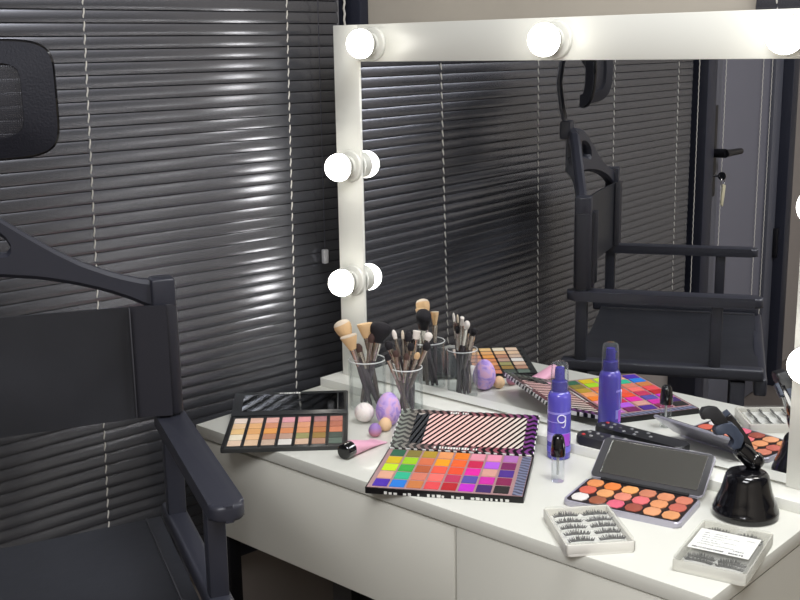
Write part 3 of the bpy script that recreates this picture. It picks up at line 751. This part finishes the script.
tb = thing('squeeze_tube', 'pink squeeze tube with black cap lying near the table edge', 'tube', (-.4225, -.3150, TZ), math.radians(99))
R = .0135
mb = MB()
rings = []
n = 24
for i, t in enumerate([0, .03, .08, .3, .5, .7, .85, 1.0]):
    x = .020 + .078*t; k = max(0, (t-.08)/.92)
    hy = R*(1 + .25*k); hz = R*(1-k) + .0012*k; zc = R*(1-k) + .0016*k
    rings.append([mb.bm.verts.new((x, hy*math.cos(2*PI*j/n), zc + hz*math.sin(2*PI*j/n))) for j in range(n)])
for P, Q in zip(rings, rings[1:]):
    for j in range(n): mb.bm.faces.new((P[j], Q[j], Q[(j+1) % n], P[(j+1) % n]))
mb.bm.faces.new(rings[0]); mb.bm.faces.new(rings[-1][::-1])
mb.build('tube_body', mat('pink_soft_plastic', (.91, .68, .77), .35), tb)
MB().box(.0975, .1045, -.0172, .0172, .0004, .0026, .0006).build('crimp', mat('pale_pink_plastic', (.93, .75, .82), .35), tb)
MB().lathe([(0, 0), (.0115, 0), (.0128, .0012), (.0133, .004), (.0133, .0205), (0, .0205)], (0, 0, R), (1, 0, 0), 32).build('cap', M_gloss_black, tb)

# ------------------------------------------------------------------ brush cups and brushes
J1 = V((-.586, -.0865, TZ)); J2 = V((-.4925, -.0805, TZ))
def cup(label, c, r, h):
    t = thing('brush_cup', label, 'cup', c)
    MB().lathe([(0, 0), (r-.0025, 0), (r-.0005, .002), (r, .005), (r, h-.001), (r-.0004, h), (r-.0016, h), (r-.002, h-.001), (r-.002, .007), (r-.004, .0045), (0, .004)], seg=48).build('wall', M_clear, t)
    MB().tube([((r-.001)*math.cos(2*PI*k/48), (r-.001)*math.sin(2*PI*k/48), h) for k in range(49)], .0011, 6, caps=False).build('rim', mat('acrylic_rim', (.86, .87, .87), .15), t)
    return t
cup('clear acrylic brush cup with the big fluffy brushes, left of the two', J1, .0352, .0935)
cup('clear acrylic brush cup with the slim eye brushes, right of the two', J2, .0300, .0935)
H_DARK = mat('dark_plum_lacquer', (.27, .24, .26), .22, coat=.4); H_ROSE = mat('rose_gold_metal', (.72, .67, .63), .25, metal=.9); H_GREY = mat('taupe_lacquer', (.36, .32, .30), .3, coat=.3)
M_fer = mat('silver_ferrule', (.86, .84, .81), .22, metal=1.0)
M_bbrown = mat('tan_bristle', (.86, .72, .54), .85, bump=.8, bscale=500); M_bpale = mat('pale_bristle', (.86, .80, .72), .85, bump=.8, bscale=500)
M_bblack = mat('black_bristle', (.11, .10, .12), .8, bump=.8, bscale=500); M_bbrn = mat('brown_bristle', (.30, .22, .20), .85, bump=.8, bscale=500); M_bwhite = mat('white_bristle', (.90, .87, .84), .85, bump=.6, bscale=500)
def brush(name, label, group, bot, top, rh, rf, lf, shape, bm_, hm, tipm=None):
    """bot: handle end in the cup, top: where bristles start"""
    bot, top = V(bot), V(top); ax = (top - bot); L = ax.length; ax.normalize()
    t = thing(name, label, 'brush', bot, 0, group)
    side = V((.739, .673, 0))
    MB().lathe([(0, 0), (rh*.55, .001), (rh*.8, L*.08), (rh, L*.35), (rh*.95, L*.55), (rh*.75, L-lf), (0, L-lf)], (0,0,0), ax, 14).build('handle', hm, t)
    MB().lathe([(0, L-lf), (rh*.8, L-lf), (rh*.92, L-lf*.8), (rf*.85, L-lf*.45), (rf, L-.001), (0, L)], (0,0,0), ax, 16, up=side).build('ferrule', M_fer if hm is not H_GREY else H_ROSE, t)
    pr_, sx, sy = shape
    o = MB().lathe([(r_, L-.0015+z_) for r_, z_ in pr_], (0,0,0), ax, 24, sx, sy, up=side).build('bristles', bm_, t)
    if tipm:
        zm = max(z_ for _, z_ in pr_)
        cut_ = [(r_*1.02, z_) for r_, z_ in pr_ if z_ > zm*.72]
        MB().lathe([(r_, L-.0012+z_) for r_, z_ in cut_], (0,0,0), ax, 24, sx, sy, up=side).build('bristle_tip', tipm, o)
    return t
def fluffy(r0, r1, h): return [(0, 0), (r0, 0), (r0*1.15, h*.15), (r1*.92, h*.5), (r1, h*.70), (r1*.95, h*.82), (r1*.75, h*.93), (r1*.4, h*.985), (0, h)]
def flatfan(r0, r1, h): return [(0, 0), (r0, 0), (r0*1.3, h*.2), (r1*.85, h*.65), (r1, h*.92), (r1*.96, h*.99), (0, h)]
def slim(r0, r1, h): return [(0, 0), (r0, 0), (r1, h*.45), (r1*.9, h*.7), (r1*.5, h*.93), (0, h)]
jz = TZ + .006
G1 = 'large brushes in the left cup'; G2 = 'slim brushes in the right cup'
# big ones (bot, bristle start)
brush('powder_brush', 'fat tan powder brush with a pale round tip leaning left in the left cup', G1, (-.566, -.078, jz), (-.6120, -.1075, .8810), .0052, .0075, .038, (fluffy(.0078, .0165, .041), 1, .85), M_bbrown, H_DARK, M_bpale)
brush('foundation_brush', 'tan angled brush with pale edge in front of the fat powder brush', G1, (-.572, -.092, jz), (-.5930, -.1170, .8690), .0045, .0065, .036, (flatfan(.0068, .0160, .028), 1, .5), M_bbrown, H_DARK, M_bpale)
brush('blush_brush', 'tan flat topped brush between the powder brush and black brush', G1, (-.573, -.070, jz), (-.5935, -.0775, .8830), .0046, .0068, .045, (flatfan(.0070, .0150, .028), 1, .65), M_bbrown, H_GREY, None)
brush('powder_brush', 'wide black powder brush with silver ferrule in the left cup', G1, (-.590, -.092, jz), (-.5765, -.0665, .8740), .0050, .0080, .036, (fluffy(.0085, .0205, .040), 1, .75), M_bblack, H_DARK, None)
brush('contour_brush', 'small dark brush low between the left cup brushes', G1, (-.560, -.085, jz), (-.6010, -.0900, .8560), .0042, .0058, .034, (slim(.0056, .0075, .018), 1, .7), M_bbrn, H_DARK, None)
brush('smudge_brush', 'tall thin brush with a brown tip between the flat tan and black brushes', G1, (-.600, -.090, jz), (-.5830, -.0780, .8760), .0040, .0052, .044, (slim(.0050, .0066, .018), 1, .8), M_bbrn, H_GREY, None)
brush('contour_brush', 'dark handled brush with brown tip behind the tan angled brush', G1, (-.596, -.075, jz), (-.5900, -.0700, .8720), .0042, .0056, .040, (slim(.0054, .0075, .020), 1, .7), M_bbrn, H_DARK, None)
slims = [ # label, bottom offset, bristle start, rh, rf, lf, shape, bristle, handle
 ('slim brush with a small black rounded head, leftmost in the right cup', (.012, .008), (-.5140, -.1000, .8790), .0036, .0046, .030, (slim(.0044, .0062, .015), 1, .8), M_bblack, H_DARK),
 ('thin brush with a long white upright tip near the left of the right cup', (.006, .012), (-.5150, -.0840, .8950), .0028, .0030, .030, (slim(.0028, .0036, .016), 1, .6), M_bwhite, H_DARK),
 ('thin liner brush with a pale fine tip, second tall one in the right cup', (.004, -.004), (-.5010, -.0790, .8960), .0024, .0024, .034, (slim(.0020, .0024, .015), 1, .8), M_bpale, H_ROSE),
 ('slim brush with a round black head in the middle of the right cup', (.008, -.010), (-.4885, -.0780, .8930), .0032, .0044, .032, (slim(.0042, .0062, .017), 1, .9), M_bblack, H_DARK),
 ('short slim brush with a dark pointed head in the middle of the right cup', (-.010, -.008), (-.4800, -.0820, .8790), .0032, .0040, .028, (slim(.0038, .0056, .013), 1, .8), M_bblack, H_ROSE),
 ('slim brush with a white flat head at the right of the right cup', (-.008, .004), (-.4810, -.0660, .8970), .0034, .0046, .036, (flatfan(.0046, .0062, .014), 1, .5), M_bwhite, H_DARK),
 ('slim brush with a white domed head, rightmost tall one in the right cup', (-.012, .002), (-.4620, -.0560, .8960), .0034, .0046, .034, (slim(.0046, .0064, .014), 1, .8), M_bwhite, H_DARK),
 ('slim brush with a black tip leaning far right in the right cup', (-.014, -.004), (-.4560, -.0680, .8810), .0032, .0042, .030, (slim(.0040, .0060, .014), 1, .8), M_bblack, H_GREY),
 ('slim rose gold brush with a short brown tip at the front of the right cup', (.010, -.012), (-.4980, -.1010, .8680), .0034, .0042, .040, (slim(.0040, .0050, .011), 1, .8), M_bbrn, H_GREY),
 ('slim rose gold brush with a small brown tip right of centre in the right cup', (-.004, -.014), (-.4790, -.0950, .8650), .0032, .0040, .040, (slim(.0038, .0048, .011), 1, .8), M_bbrn, H_GREY),
 ('dark slim brush with a short black tip at the back of the right cup', (.002, .014), (-.4900, -.0640, .8800), .0032, .0040, .030, (slim(.0038, .0055, .013), 1, .8), M_bblack, H_DARK),
 ('slim brush with an angled brown head just left of the round black one', (.015, .000), (-.4980, -.0690, .8840), .0032, .0042, .036, (slim(.0040, .0058, .013), 1, .6), M_bbrn, H_DARK),
 ('slim brush with a black flat head on the far left rim of the right cup', (.014, -.006), (-.5085, -.1105, .8620), .0034, .0042, .034, (flatfan(.0040, .0050, .011), 1, .6), M_bblack, H_ROSE),
 ('slim brush with a tan pointed tip low on the right rim of the right cup', (-.015, -.008), (-.4680, -.0800, .8650), .0030, .0038, .036, (slim(.0036, .0046, .012), 1, .8), M_bbrown, H_GREY),
]
for lab_, off, top, rh, rf, lf, shp, bmat_, hm in slims:
    brush('eye_brush', lab_, G2, (J2.x + off[0], J2.y + off[1], jz), top, rh*1.15, rf*1.15, lf*1.15, ([(a*1.2, b*1.12) for a, b in shp[0]], shp[1], shp[2]), bmat_, hm)

# ------------------------------------------------------------------ lights
def area(name, loc, size, power, col=(1, .98, .95), rot=(0, 0, 0), sy=None):
    l = bpy.data.lights.new(name, 'AREA'); l.energy = power; l.color = col; l.size = size
    if sy: l.shape = 'RECTANGLE'; l.size_y = sy
    o = bpy.data.objects.new(name, l); COL.objects.link(o); o.location = loc; o.rotation_euler = rot
    return o
area('added_ceiling_light', (.55, -.40, 2.58), .8, 25, (.97, .98, 1), sy=.5)  # added unseen light, gives the slats their bright upper edges
area('added_ceiling_light', (.9, -2.4, 2.58), 1.2, 64, (.98, .98, 1), sy=1.2)  # added unseen light behind the camera, brightens the drawer fronts
w = bpy.data.worlds.new('World'); scene.world = w; w.use_nodes = True
w.node_tree.nodes['Background'].inputs[0].default_value = (.75, .8, .9, 1); w.node_tree.nodes['Background'].inputs[1].default_value = .15

# ------------------------------------------------------------------ camera
cam = bpy.data.cameras.new('camera'); co = bpy.data.objects.new('camera', cam); COL.objects.link(co)
cam.sensor_fit = 'HORIZONTAL'; cam.sensor_width = 36; cam.lens = 1119.12/800*36; cam.clip_start = .02
yaw, pitch, roll = math.radians(42.528), math.radians(-12.664), math.radians(-.9735)
fw = V((-math.sin(yaw)*math.cos(pitch), math.cos(yaw)*math.cos(pitch), math.sin(pitch)))
r0 = V((math.cos(yaw), math.sin(yaw), 0)); u0 = r0.cross(fw)
rr = r0*math.cos(roll) + u0*math.sin(roll); uu = -r0*math.sin(roll) + u0*math.cos(roll)
R3 = Matrix((rr, uu, -fw)).transposed()
co.matrix_world = Matrix.Translation((.82697, -1.53282, 1.41)) @ R3.to_4x4()
scene.camera = co
vs = scene.view_settings
vs.view_transform = 'Standard'; vs.look = 'None'; vs.gamma = 1.0; vs.use_curve_mapping = False; vs.exposure = 0.17
scene.cycles.max_bounces = 12; scene.cycles.transparent_max_bounces = 24; scene.cycles.glossy_bounces = 6
